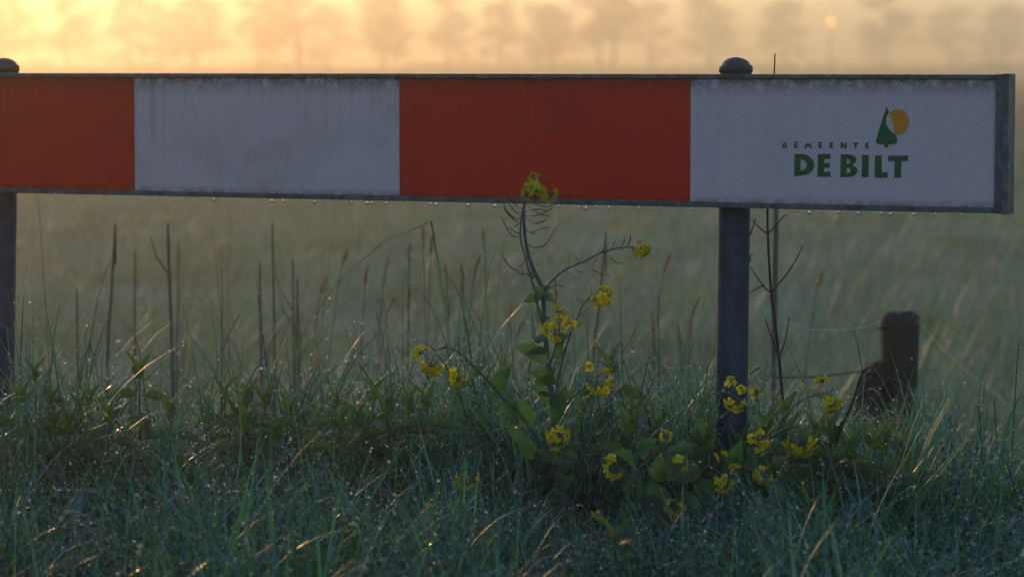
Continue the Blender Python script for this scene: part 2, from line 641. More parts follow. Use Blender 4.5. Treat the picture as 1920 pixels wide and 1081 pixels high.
def post(pxt, pxb, zcap_px):
    xl = bq(pxt, 250, T + .04)
    top = Vector((xl, T + .040, 0))
    xb = bq(pxb, 800, T + .04)
    slope = (xb - xl) / (-(550) / FPX * 6.75)
    zt = ZT + .008
    r_ = .0385
    pts = [Vector((xl + slope * (z - .95), T + .040, z)) for z in (zt, ZB, .5, .2, -.35)]
    o = bpart('post', MB().tube(list(reversed(pts)), r_, 32), M['galv'], smooth=True)
    zc = zt - .004
    prof = [(r_ + .0015, 0), (r_ + .0015, .012), (r_ + .0005, .0155), (r_ - .004, .0180), (r_ - .009, .0255), (r_ - .018, .0315), (r_ - .030, .0350), (.002, .0358)]
    c = link('post_cap', MB().lathe(prof, (pts[0].x, T + .040, zc), 32).mesh('post_cap'), M['cap'], o)
    # bolt through the cap skirt
    bl = link('cap_bolt', MB().tube([(pts[0].x, T + .040 - r_ + .002, zc + .008), (pts[0].x, T + .040 - r_ - .004, zc + .008)], .004, 8).mesh('cap_bolt'), M['cap'], o)
    # clamp behind the board
    bpart('clamp', MB().box(pts[0].x - .055, pts[0].x + .055, T + .0005, T + .006, ZB + .06, ZB + .10), M['galv'])
    return o


post(1378, 1371, 110)
post(6, 0, 110)

# printed lettering and emblem, traced on the panel
def zl(pts):
    return [(1440 + x / 6.36, 180 + y / 6.36) for x, y in pts]


def print_shape(name, loops, mat, parent):
    cd = bpy.data.curves.new(name, 'CURVE')
    cd.dimensions = '2D'
    cd.fill_mode = 'BOTH'
    cd.extrude = .0002
    for lp_ in loops:
        q = [bp(x, y) for x, y in lp_]
        s = cd.splines.new('POLY')
        s.points.add(len(q) - 1)
        for i, (x, z) in enumerate(q):
            s.points[i].co = (x, z - ZB, 0, 1)
        s.use_cyclic_u = True
    co = bpy.data.objects.new(name, cd)
    me = bpy.data.meshes.new_from_object(co)
    bpy.data.objects.remove(co)
    for v in me.vertices:
        x, z, y = v.co
        v.co = (x, -.0038 - y, z)
    me.name = name
    return link(name, me, mat, parent)


def smooth_loop(pts, n=4):
    m = len(pts)
    out = []
    for i in range(m):
        p0, p1, p2, p3 = [np.array(pts[(i + k - 1) % m], float) for k in range(4)]
        for k in range(n):
            t = k / n
            out.append(tuple(.5 * (2 * p1 + (p2 - p0) * t + (2 * p0 - 5 * p1 + 4 * p2 - p3) * t * t + (3 * p1 - p0 - 3 * p2 + p3) * t ** 3)))
    return out


def arc(cx, cy, rx, ry, a0, a1, n=12):
    return [(cx + rx * math.cos(R(a0 + (a1 - a0) * i / n)), cy + ry * math.sin(R(a0 + (a1 - a0) * i / n))) for i in range(n + 1)]


G = M['ink_green']
PW = stripes[0]
L_D = [[(322, 690)] + arc(400, 820, 155, 130, -90, 60, 14) + [(430, 942), (318, 958)], [(393, 755)] + arc(405, 822, 65, 62, -80, 70, 8) + [(393, 892)]]
L_E = [[(600, 690), (748, 690), (748, 750), (675, 752), (675, 798), (742, 798), (742, 855), (675, 857), (675, 905), (748, 900), (748, 962), (595, 962)]]
L_B = [[(872, 695)] + arc(965, 762, 95, 66, -90, 62, 8) + [(1020, 825)] + arc(970, 892, 102, 72, -45, 80, 8) + [(930, 966), (868, 966)],
       [(943, 745)] + arc(950, 777, 32, 32, -80, 80, 6) + [(943, 808)], [(943, 855)] + arc(952, 888, 40, 33, -80, 80, 6) + [(943, 921)]]
L_I = [[(1127, 703), (1207, 703), (1203, 968), (1122, 968)]]
L_L = [[(1280, 707), (1360, 707), (1362, 908), (1432, 908), (1430, 974), (1277, 974)]]
L_T = [[(1438, 710), (1672, 710), (1672, 775), (1597, 775), (1590, 974), (1510, 974), (1515, 775), (1438, 775)]]
for lp_ in (L_D, L_E, L_B, L_I, L_L, L_T):
    print_shape('letter', [zl(q) for q in lp_], G, PW)


def sE(x0, x1, y0, y1):
    h = y1 - y0
    return [[(x0, y0), (x1, y0), (x1, y0 + .2 * h), (x0 + 20, y0 + .2 * h), (x0 + 20, y0 + .4 * h), (x1 - 4, y0 + .4 * h), (x1 - 4, y0 + .6 * h),
             (x0 + 20, y0 + .6 * h), (x0 + 20, y0 + .8 * h), (x1, y0 + .8 * h), (x1, y1), (x0, y1)]]


small = [
    [[(228, 545), (200, 556), (178, 578), (172, 598), (184, 617), (205, 620), (230, 616), (232, 584), (204, 584), (204, 596), (214, 597), (213, 605), (198, 605), (193, 594), (204, 577), (228, 562)]],
    sE(318, 360, 545, 618),
    [[(438, 620), (462, 553), (484, 584), (506, 553), (530, 620), (508, 620), (500, 588), (484, 608), (468, 588), (460, 620)]],
    sE(608, 652, 550, 621), sE(742, 785, 552, 623),
    [[(872, 626), (872, 553), (892, 553), (922, 596), (922, 555), (942, 555), (942, 627), (922, 627), (892, 586), (892, 626)]],
    [[(1020, 555), (1085, 555), (1085, 572), (1062, 572), (1060, 627), (1040, 627), (1042, 572), (1020, 572)]],
    sE(1166, 1212, 557, 629)]
for lp_ in small:
    print_shape('letter', [zl(q) for q in lp_], G, PW)
print_shape('tree_emblem', [zl([(1422, 125), (1434, 160), (1450, 200), (1432, 222), (1418, 255), (1412, 292), (1416, 335), (1432, 375), (1456, 408), (1488, 434), (1525, 452),
                                (1547, 548), (1542, 562), (1515, 571), (1480, 577), (1438, 580), (1438, 615), (1395, 615), (1395, 579), (1350, 576), (1305, 566), (1290, 547), (1330, 400), (1380, 240)])], G, PW)
sunp = [p for p in arc(1553, 307, 132, 152, -137, 105, 40)]
print_shape('sun_emblem', [zl(sunp + [(1526, 456)])], M['ink_orange'], PW)

# hanging water drops
def make_drop():
    prof = [(.0006, .0006), (.0013, -.0002), (.0019, -.0016), (.0022, -.0030), (.0020, -.0043), (.0013, -.0052), (.0003, -.0056)]
    return MB().lathe(prof, n=14).mesh('water_drop')


drop_me = make_drop()
for px_ in [196, 318, 490, 533, 560, 593, 628, 655, 662, 691, 699, 727, 752, 757, 797, 821, 845, 862, 880, 907, 931, 1051, 1088, 1101, 1143, 1181, 1217, 1241, 1300, 1436, 1495, 1541, 1611, 1634, 1672, 1695, 1735, 1776, 1805, 1850, 262, 350, 405, 440, 512, 611, 642, 712, 775, 810, 970, 1030, 1120, 1162, 1200, 1262, 1320, 1465, 1520, 1575, 1655, 1715, 1755]:
    xl, _ = bp(px_, 380)
    w_ = B0 + dirv * xl + nrm * random.uniform(-.009, -.004)
    o = link('water_drop', drop_me, M['water'])
    s = random.choice([1.1, 1.4, 1.7, 2.0, 2.4])
    o.location = (w_.x, w_.y, ZB + .0003)
    o.scale = (s, s, s * random.uniform(.75, 1.0))
    tag(o, 'clear water drop hanging from the lower edge of the barrier board', 'water drop', 'water drops under the barrier board')

# ------------------------------------------------------------------ dew collection
DEW = []          # (x, y, z, radius)


def bead(p, r_):
    DEW.append((p[0], p[1], p[2], r_ * 1.8))


# ------------------------------------------------------------------ leaves
def leaf_geo(mb, base, tip, width, up, fold=.25, sag=.0, serr=0, n=12, shape=1.0, wave=0.0, dew=6, seed=0):
    """broad leaf from base to tip: folded midrib, sagging blade, optional toothed margin"""
    rnd = random.Random(seed)
    base, tip, up = Vector(base), Vector(tip), Vector(up)
    ax = tip - base
    L = ax.length
    ax.normalize()
    side = ax.cross(up).normalized()
    nu = side.cross(ax).normalized()
    rows = []
    ph = rnd.uniform(0, 6)
    for i in range(n + 1):
        t = i / n
        wv = width * .5 * (math.sin(math.pi * min(1, t ** (.62 * shape) * .985 + .015)) ** .85)
        if t < .04:
            wv = width * .12
        if serr:
            wv *= 1.0 + (.17 if i % 2 else -.13) * (1 if 0 < i < n else 0)
        c = base + ax * (L * t) + nu * (-sag * L * (t * t) + .05 * L * math.sin(math.pi * t))
        wz = wave * width * math.sin(t * 9 + ph)
        sh = ax * (L * .02 if serr and i % 2 else 0)
        rows.append((c - side * wv + nu * (fold * wv + wz) + sh, c - side * wv * .5 + nu * (fold * wv * .6), c, c + side * wv * .5 + nu * (fold * wv * .6), c + side * wv + nu * (fold * wv - wz) + sh))
    vs = [p for r_ in rows for p in r_]
    fs = []
    for i in range(n):
        for k in range(4):
            a = i * 5 + k
            fs.append((a, a + 1, a + 6, a + 5))
    mb.add(vs, fs)
    for _ in range(dew):
        i = rnd.randrange(1, n)
        bead(rows[i][rnd.choice((0, 4))], rnd.uniform(.0005, .0010))
    return mb


# ------------------------------------------------------------------ flowers
def make_flower(seed):
    rnd = random.Random(seed)
    mb = MB()
    for k in range(4):
        an = k * math.pi / 2 + rnd.uniform(-.3, .3)
        droop = rnd.uniform(.0, .7)
        L, W = rnd.uniform(.0095, .0125), rnd.uniform(.0058, .0076)
        vs = []
        for i in range(5):
            t = i / 4
            r_ = .001 + L * t
            z = .004 + .004 * t - droop * .010 * t * t
            ww = W * .5 * (.25 + 1.25 * math.sin(math.pi * (.12 + t * .68))) * (1 if i < 4 else .8)
            for s in (-1, 0, 1):
                cup = .0015 * abs(s)
                vs.append((r_ * math.cos(an) - s * ww * math.sin(an), r_ * math.sin(an) + s * ww * math.cos(an), z + cup + rnd.uniform(-.0006, .0006)))
        fs = []
        for i in range(4):
            for j in range(2):
                a = i * 3 + j
                fs.append((a, a + 1, a + 4, a + 3))
        mb.add(vs, fs)
    # centre: pistil and anthers
    mb.tube([(0, 0, -.001), (0, 0, .004), (.0004, 0, .0085)], [.0013, .0016, .0007], 6)
    for k in range(5):
        an = k * 1.26
        mb.tube([(0, 0, .002), (.002 * math.cos(an), .002 * math.sin(an), .008)], [.0004, .0008], 4)
    return mb.mesh('flower')


flower_me = [make_flower(i) for i in range(5)]


def raceme(root, px, py, D, n, rad, axis=(0, 0, 1), droop=.6, seed=0, buds=6):
    """flower cluster: short pedicels round the shoot tip, each with an open wet flower"""
    rnd = random.Random(seed)
    c = P(px, py, D)
    axis = Vector(axis).normalized()
    mb = MB()
    fl = []
    n = int(n * 1.5) if n > 4 else n + 1
    rad *= 1.3
    for k in range(n):
        d = Vector((rnd.gauss(0, 1), rnd.gauss(0, .8), rnd.gauss(0, 1)))
        d.normalize()
        d = (d + axis * .35 - Vector((0, 0, droop * .5))).normalized()
        st = c - axis * rad * rnd.uniform(-.3, .8)
        e = c + d * rad * rnd.uniform(.55, 1.0)
        mid = st.lerp(e, .5) + Vector((0, 0, rad * .18))
        mb.tube([st, mid, e], [.0007, .0006, .0007], 5)
        fl.append((e, (d + Vector((0, 0, -droop * .6))).normalized()))
        if rnd.random() < .6:
            bead(e + Vector((rnd.uniform(-1, 1) * .005, -.004, -.005)), rnd.uniform(.0006, .0011))
    for k in range(buds + 4):
        d = (axis + Vector((rnd.gauss(0, .5), rnd.gauss(0, .5), rnd.gauss(0, .4)))).normalized()
        e = c + d * rad * rnd.uniform(.3, .6)
        mb.tube([c, e - d * .005, e - d * .003, e, e + d * .002], [.0006, .0006, .0016, .0017, .0005], 6)
    r_ = part('flower_cluster', mb, M['rape_stem'], root)
    base = wpos(root)
    for e, d in fl:
        o = link('flower', rnd.choice(flower_me), M['petal'], r_)
        o.location = e - base
        q = d.to_track_quat('Z', 'Y')
        o.rotation_euler = (q.to_matrix().to_4x4() @ Matrix.Rotation(rnd.uniform(0, 6.28), 4, 'Z')).to_euler()
        s = rnd.uniform(.7, 1.05)
        o.scale = (s, s, s)
    return r_


def shoot(root, name, pts, D, r0, r1, seed=0, D1=None, mat=None, hairs=0):
    """stem or branch through photo pixels at forward distance D (to D1 at its tip)"""
    D1 = D if D1 is None else D1
    n = len(pts)
    w_ = [P(x, y, D + (D1 - D) * i / (n - 1)) for i, (x, y) in enumerate(pts)]
    sp = spline(w_, 5)
    rr = [r0 + (r1 - r0) * i / (len(sp) - 1) for i in range(len(sp))]
    mb = MB().tube(sp, rr, 8)
    part(name, mb, mat or M['rape_stem'], root)
    rnd = random.Random(seed)
    for _ in range(hairs):
        q = rnd.choice(sp)
        bead(q + Vector((rnd.choice((-1, 1)) * r0 * .9, -.001, 0)), rnd.uniform(.0004, .0008))
    return sp


def pods(root, plist, D, seed=0, r_=.0011):
    """thin seed pods on curved stalks; each list runs from the free tip to the stem"""
    for i, pl in enumerate(plist):
        rnd = random.Random(seed + i)
        dd = rnd.uniform(-.03, .03)
        w_ = [P(x, y, D + dd * (1 - k / (len(pl) - 1))) for k, (x, y) in enumerate(pl)]
        sp = spline(w_, 4)
        m = len(sp)
        rr = [r_ * (.35 + .9 * math.sin(math.pi * min(1, .15 + k / m * .9)) if k < m * .65 else .55) for k in range(m)]
        part('seed_pod', MB().tube(sp, rr, 6), M['pod'], root)
        if rnd.random() < .6:
            bead(sp[rnd.randrange(m)] + Vector((0, -.001, -.001)), .0009)


def twiglets(root, sp, n, seed, ln=.02, t0=.35):
    """short dewy side stalks left where flowers have dropped"""
    rnd = random.Random(seed)
    mb = MB()
    m = len(sp)
    for _ in range(n):
        i = int(m * rnd.uniform(t0, .99)) - 1
        p = sp[max(i, 0)]
        t = (sp[min(i + 1, m - 1)] - sp[max(i - 1, 0)]).normalized()
        d = (t * .6 + Vector((rnd.gauss(0, 1), rnd.gauss(0, .7), rnd.gauss(.3, 1))).normalized()).normalized()
        L = ln * rnd.uniform(.6, 1.5)
        q = p + d * L * .6
        e = q + (d + Vector((0, 0, .5))).normalized() * L * .6
        mb.tube([p, q, e], [.0007, .0006, .0010], 5)
        bead(e, rnd.uniform(.0004, .0008))
    part('flower_stalks', mb, M['pod'], root)


def leafpx(root, bpx, tpx, D, wpx, up=(0, -1, .5), dD=0.0, seed=0, **kw):
    base, tip = P(bpx[0], bpx[1], D), P(tpx[0], tpx[1], D + dD)
    mb = leaf_geo(MB(), base, tip, wpx * D / FPX, up, seed=seed, n=14, wave=.06, **kw)
    # midrib
    part('leaf', mb, M['rape_leaf'], root)


# ------------------------------------------------------------------ main rapeseed plant
DM = 6.45
pl = empty('rapeseed_plant', P(1090, 1066, DM), 'tall yellow rapeseed plant rising in front of the red panel', 'plant')
pl.location.z = 0
S_main = shoot(pl, 'stem', [(1096, 1100), (1079, 1052), (1062, 987), (1049, 901), (1042, 836), (1034, 738), (1026, 670), (1020, 590), (1017, 543), (1000, 504), (989, 470), (983, 428), (983, 381), (990, 355)], DM, .0088, .0028, 1, hairs=30)
shoot(pl, 'branch', [(1022, 630), (1012, 585), (1008, 572), (997, 525), (985, 483), (976, 445), (978, 406), (985, 375), (990, 350)], DM - .02, .0030, .0018, 2, hairs=14)
pods(pl, [[(944, 382), (952, 398), (963, 406), (978, 411)], [(943, 389), (958, 406), (978, 414)], [(955, 382), (968, 398), (980, 396)],
          [(939, 405), (958, 440), (975, 442)], [(952, 426), (969, 436), (980, 437)], [(961, 424), (968, 423), (977, 416)],
          [(1042, 383), (1018, 387), (985, 376)], [(1039, 389), (1008, 403), (984, 405)], [(1031, 404), (1013, 401), (986, 384)],
          [(1026, 410), (1013, 417), (999, 418), (984, 405)], [(1032, 426), (1015, 428), (994, 436), (984, 424)], [(1008, 437), (997, 438), (984, 430)],
          [(1041, 426), (1030, 448), (1019, 462), (990, 477)], [(1018, 461), (997, 463), (985, 448)],
          [(942, 479), (953, 496), (972, 508), (997, 509)], [(970, 500), (978, 498), (986, 486)], [(972, 513), (985, 514), (998, 516)],
          [(953, 369), (962, 380), (980, 392)], [(958, 362), (966, 366), (984, 368)], [(961, 336), (972, 347), (988, 356)], [(1020, 324), (1014, 340), (996, 362)],
          [(1031, 336), (1018, 345), (998, 366)], [(1057, 538), (1046, 535), (1022, 541)], [(1028, 395), (1005, 392), (984, 398)], [(950, 398), (966, 414), (980, 420)]], DM, 100)
raceme(pl, 1003, 362, DM - .02, 13, .021, (0, 0, 1), .6, 11, 7)
raceme(pl, 1030, 364, DM + .02, 7, .014, (.6, 0, .6), .6, 12, 3)
raceme(pl, 1000, 336, DM, 2, .006, (0, 0, 1), .0, 13, 4)
# clasping node leaves on the upper stem
for i, (b_, t_, w_) in enumerate([((1013, 545), (1034, 538), 16), ((1018, 545), (1006, 550), 9), ((1002, 520), (988, 512), 14), ((985, 488), (992, 480), 9), ((1012, 606), (1007, 572), 15), ((1018, 610), (1030, 592), 17)]):
    leafpx(pl, b_, t_, DM - .01, w_, seed=20 + i, dew=3)
C_ = shoot(pl, 'branch', [(1019, 545), (1032, 528), (1059, 506), (1097, 489), (1131, 472), (1166, 464), (1190, 462)], DM, .0026, .0012, 3, D1=DM - .05, hairs=18)
twiglets(pl, C_, 22, 5, .018)
pods(pl, [[(1144, 517), (1119, 511), (1102, 494)], [(1168, 494), (1152, 490), (1136, 473)], [(1110, 497), (1118, 488), (1122, 478)], [(1183, 440), (1180, 452), (1174, 463)], [(1171, 445), (1170, 455), (1164, 465)]], DM - .03, 140, .0009)
raceme(pl, 1199, 467, DM - .05, 10, .013, (1, 0, 0), .4, 21, 3)
D_ = shoot(pl, 'branch', [(1041, 745), (1053, 679), (1066, 636), (1080, 602), (1093, 572), (1110, 551)], DM, .0026, .0012, 4, D1=DM - .08, hairs=14)
twiglets(pl, D_, 20, 6, .018)
raceme(pl, 1128, 555, DM - .08, 13, .017, (1, 0, .3), .4, 22, 5)
E_ = shoot(pl, 'branch', [(1030, 690), (1040, 655), (1048, 625), (1050, 600)], DM - .03, .0020, .0012, 5, D1=DM - .10)
raceme(pl, 1040, 618, DM - .1, 10, .019, (0, 0, 1), .5, 23, 6)
raceme(pl, 1047, 586, DM - .1, 4, .010, (0, 0, 1), .0, 24, 4)
raceme(pl, 1068, 607, DM - .1, 4, .008, (1, 0, .3), .2, 25, 2)
F_ = shoot(pl, 'branch', [(1049, 905), (1021, 842), (993, 799), (962, 765), (944, 746), (919, 717), (891, 689), (866, 665), (846, 653), (826, 652), (814, 660)], DM, .0050, .0014, 6, D1=DM - .12, hairs=22)
twiglets(pl, F_, 20, 7, .022, .55)
raceme(pl, 811, 682, DM - .12, 15, .019, (-.2, 0, -1), 1.0, 26, 3)
raceme(pl, 792, 662, DM - .12, 5, .010, (-1, 0, .2), .4, 27, 2)
sh = shoot(pl, 'branch', [(884, 684), (872, 684), (862, 692)], DM - .09, .0016, .0010, 8)
raceme(pl, 859, 706, DM - .1, 11, .015, (0, 0, -1), 1.0, 28, 4)
G_ = shoot(pl, 'branch', [(1043, 800), (1068, 751), (1095, 725), (1112, 708), (1122, 703)], DM - .02, .0022, .0011, 9, D1=DM - .1)
twiglets(pl, G_, 16, 9, .016)
raceme(pl, 1124, 722, DM - .1, 11, .016, (.4, 0, -.6), .9, 29, 3)
raceme(pl, 1105, 691, DM - .1, 2, .006, (0, 0, 1), 0, 30, 1)
raceme(pl, 1136, 706, DM - .1, 3, .008, (1, 0, .3), 0, 31, 1)
raceme(pl, 1048, 820, DM - .05, 12, .022, (0, 0, 1), .7, 32, 5)
I_ = shoot(pl, 'branch', [(1055, 985), (1010, 955), (960, 925), (915, 895), (890, 882)], DM - .05, .0018, .0010, 10, D1=DM - .25)
twiglets(pl, I_, 22, 12, .018)
raceme(pl, 876, 898, DM - .25, 10, .017, (-.6, 0, -.4), .9, 33, 3)
for i, (b_, t_, w_, dD) in enumerate([
        ((1030, 676), (965, 648), 34, -.04), ((1022, 722), (1021, 689), 42, -.03), ((1018, 700), (1045, 690), 22, .03), ((926, 737), (958, 684), 34, -.04), ((945, 745), (921, 736), 20, .02),
        ((958, 745), (941, 806), 36, -.05), ((995, 803), (964, 741), 36, -.03), ((1038, 788), (1064, 718), 30, -.05), ((1003, 858), (950, 793), 30, -.05), ((1000, 848), (1058, 868), 28, -.04),
        ((1041, 640), (1066, 630), 24, -.03), ((1048, 652), (1054, 622), 20, -.04), ((1036, 672), (1064, 652), 22, .02), ((1048, 915), (1078, 893), 28, -.04), ((1050, 905), (1040, 932), 22, -.02),
        ((1055, 975), (990, 945), 28, -.06), ((1050, 990), (1075, 960), 30, -.05), ((1070, 1060), (1050, 1010), 34, -.08), ((900, 690), (878, 712), 18, -.02), ((895, 692), (912, 690), 13, -.02),
        ((1010, 735), (1038, 760), 22, .03), ((940, 700), (946, 672), 14, .02), ((1046, 745), (1090, 738), 20, .05), ((1062, 995), (1110, 965), 34, .05), ((1075, 1050), (1130, 1010), 40, -.05), ((1040, 850), (1085, 852), 24, .04)]):
    leafpx(pl, b_, t_, DM - .02, w_, dD=dD, seed=40 + i, dew=7, shape=1.05 if i % 3 else 1.3)

# ------------------------------------------------------------------ second plant, low between main plant and right post
DB = 6.25
p2 = empty('rapeseed_plant', (P(1215, 1000, DB).x, DB, 0), 'low leafy rapeseed plant with small flowers left of the right post', 'plant')
shoot(p2, 'stem', [(1205, 1105), (1200, 1040), (1195, 960), (1186, 890), (1200, 845)], DB, .0065, .0025, 50, hairs=10)
Q = shoot(p2, 'branch', [(1190, 920), (1165, 895), (1148, 870)], DB, .0022, .0012, 51, D1=DB - .1)
twiglets(p2, Q, 8, 52)
raceme(p2, 1147, 857, DB - .1, 3, .006, (0, 0, 1), 0, 53, 3)
raceme(p2, 1148, 882, DB - .1, 6, .013, (0, 0, -1), .8, 54, 3)
Q = shoot(p2, 'branch', [(1188, 885), (1215, 862), (1245, 838), (1268, 828)], DB, .0020, .0011, 55, D1=DB + .1)
twiglets(p2, Q, 10, 56)
raceme(p2, 1268, 832, DB + .1, 7, .015, (1, 0, 0), .8, 57, 4)
raceme(p2, 1247, 818, DB + .1, 3, .006, (0, 0, 1), 0, 58, 3)
Q = shoot(p2, 'branch', [(1200, 1000), (1235, 985), (1258, 965), (1266, 950)], DB, .0020, .0011, 59, D1=DB - .1)
twiglets(p2, Q, 14, 60)
raceme(p2, 1266, 952, DB - .1, 8, .014, (.3, 0, 1), .3, 61, 5)
Q = shoot(p2, 'branch', [(1196, 970), (1160, 965), (1130, 955)], DB, .0018, .001, 62, D1=DB - .12)
raceme(p2, 1127, 962, DB - .12, 5, .012, (0, 0, -1), .9, 63, 4)
Q = shoot(p2, 'branch', [(1190, 905), (1240, 880), (1275, 868)], DB, .0018, .001, 64, D1=DB - .05)
raceme(p2, 1276, 868, DB - .05, 5, .012, (1, 0, 0), .4, 65, 4)
Q = shoot(p2, 'branch', [(1172, 880), (1225, 815), (1260, 785), (1301, 758), (1346, 736), (1368, 736), (1378, 744)], DB, .0024, .0012, 66, D1=DB + .02, hairs=20)
twiglets(p2, Q, 18, 67, .018, .5)
raceme(p2, 1378, 752, DB + .02, 13, .017, (.3, 0, -1), .9, 68, 3)
raceme(p2, 1370, 716, DB + .02, 2, .005, (0, 0, 1), 0, 69, 1)
raceme(p2, 1388, 727, DB + .02, 2, .006, (1, 0, .3), 0, 70, 1)
for i, (b_, t_, w_, dD) in enumerate([((1190, 870), (1150, 845), 30, -.1), ((1188, 900), (1172, 935), 24, -.05), ((1190, 895), (1200, 935), 26, .04), ((1198, 850), (1235, 822), 34, -.05),
                                      ((1225, 930), (1245, 1000), 50, -.12), ((1205, 915), (1262, 935), 34, .05), ((1232, 900), (1240, 850), 34, -.04), ((1245, 895), (1290, 845), 44, .02), ((1260, 900), (1320, 880), 36, .04),
                                      ((1200, 960), (1150, 985), 36, -.08), ((1202, 1000), (1265, 1040), 48, -.1), ((1200, 1020), (1140, 1050), 40, -.1), ((1250, 850), (1305, 835), 24, .05), ((1195, 985), (1175, 935), 30, -.05),
                                      ((1270, 925), (1298, 945), 26, -.02), ((1210, 845), (1190, 812), 26, .05), ((1240, 1045), (1300, 1020), 40, -.1)]):
    leafpx(p2, b_, t_, DB - .02, w_, dD=dD, seed=80 + i, dew=8, shape=1.0 if i % 2 else 1.3)

# ------------------------------------------------------------------ third plant, in front of the right post
DC = 6.30
p3 = empty('rapeseed_plant', (P(1330, 1000, DC).x, DC, 0), 'branching rapeseed plant spreading in front of the right post base', 'plant')
shoot(p3, 'stem', [(1300, 1105), (1308, 1040), (1318, 970), (1345, 915), (1385, 872), (1423, 836)], DC, .0055, .0022, 90, hairs=10)
Q = shoot(p3, 'branch', [(1423, 836), (1455, 797), (1488, 762), (1521, 742), (1548, 737), (1558, 742)], DC, .0022, .0011, 91, D1=DC - .05, hairs=16)
twiglets(p3, Q, 22, 92, .018, .3)
raceme(p3, 1559, 753, DC - .05, 14, .018, (.3, 0, -1), 1.0, 93, 3)
raceme(p3, 1543, 716, DC - .05, 3, .009, (0, 0, 1), 0, 94, 3)
Q = shoot(p3, 'branch', [(1410, 848), (1450, 815), (1482, 800), (1500, 805)], DC - .02, .0022, .0011, 95, D1=DC - .1)
twiglets(p3, Q, 16, 96)
raceme(p3, 1500, 826, DC - .1, 20, .025, (.2, 0, -1), 1.0, 97, 6)
Q = shoot(p3, 'branch', [(1395, 862), (1412, 838), (1420, 822)], DC - .03, .0018, .001, 98, D1=DC - .08)
raceme(p3, 1421, 828, DC - .08, 9, .018, (0, 0, 1), .8, 99, 4)
Q = shoot(p3, 'branch', [(1420, 838), (1425, 790), (1423, 755), (1419, 742)], DC + .03, .0018, .001, 100)
raceme(p3, 1419, 736, DC + .03, 4, .007, (0, 0, 1), 0, 101, 5)
twiglets(p3, Q, 8, 102)
Q = shoot(p3, 'branch', [(1370, 890), (1400, 882), (1425, 880)], DC - .05, .0016, .001, 103, D1=DC - .12)
raceme(p3, 1432, 888, DC - .12, 9, .015, (.4, 0, -1), .9, 104, 4)
Q = shoot(p3, 'branch', [(1330, 945), (1345, 915), (1356, 895)], DC - .05, .0016, .001, 105, D1=DC - .12)
raceme(p3, 1356, 906, DC - .12, 8, .016, (0, 0, -1), .7, 106, 4)
raceme(p3, 1380, 884, DC - .12, 3, .008, (0, 0, 1), 0, 107, 3)
raceme(p3, 1354, 855, DC - .05, 2, .005, (0, 0, 1), 0, 108, 2)
Q = shoot(p3, 'branch', [(1310, 1050), (1335, 1040), (1355, 1022)], DC - .1, .0016, .001, 109, D1=DC - .22)
raceme(p3, 1364, 1020, DC - .22, 5, .011, (1, 0, .4), .2, 110, 5)
raceme(p3, 1341, 1036, DC - .22, 4, .009, (-1, 0, 0), .2, 111, 3)
twiglets(p3, Q, 12, 112)
for i, (b_, t_, w_, dD) in enumerate([((1372, 870), (1393, 822), 30, -.04), ((1376, 862), (1364, 850), 22, .0), ((1340, 925), (1300, 905), 34, -.08), ((1325, 960), (1290, 985), 34, -.06), ((1330, 950), (1365, 965), 28, -.05),
                                      ((1420, 840), (1448, 830), 22, -.03), ((1312, 1010), (1350, 985), 40, -.1), ((1306, 1040), (1262, 1000), 40, -.08), ((1425, 800), (1440, 778), 16, .02), ((1424, 790), (1408, 776), 16, .0)]):
    leafpx(p3, b_, t_, DC - .02, w_, dD=dD, seed=120 + i, dew=8)

lr = random.Random(9)
for i in range(16):
    bx_, by_ = lr.uniform(1290, 1500), lr.uniform(870, 985)
    if bx_ > 1400:
        by_ -= 40
    leafpx(p3, (bx_, by_), (bx_ + lr.uniform(-45, 45), by_ - lr.uniform(10, 50)), DC - lr.uniform(.0, .12), lr.uniform(22, 40), dD=lr.uniform(-.08, .08), seed=150 + i, dew=8)
for i in range(12):
    k = lr.randrange(8, 40)
    w0 = S_main[k]
    px0 = 960 + w0.x / w0.y * FPX
    py0 = 119 + (H - w0.z) / w0.y * FPX
    leafpx(pl, (px0, py0), (px0 + lr.choice((-1, 1)) * lr.uniform(22, 48), py0 - lr.uniform(-18, 26)), DM - lr.uniform(-.02, .06), lr.uniform(16, 28), dD=lr.uniform(-.05, .05), seed=180 + i, dew=7)


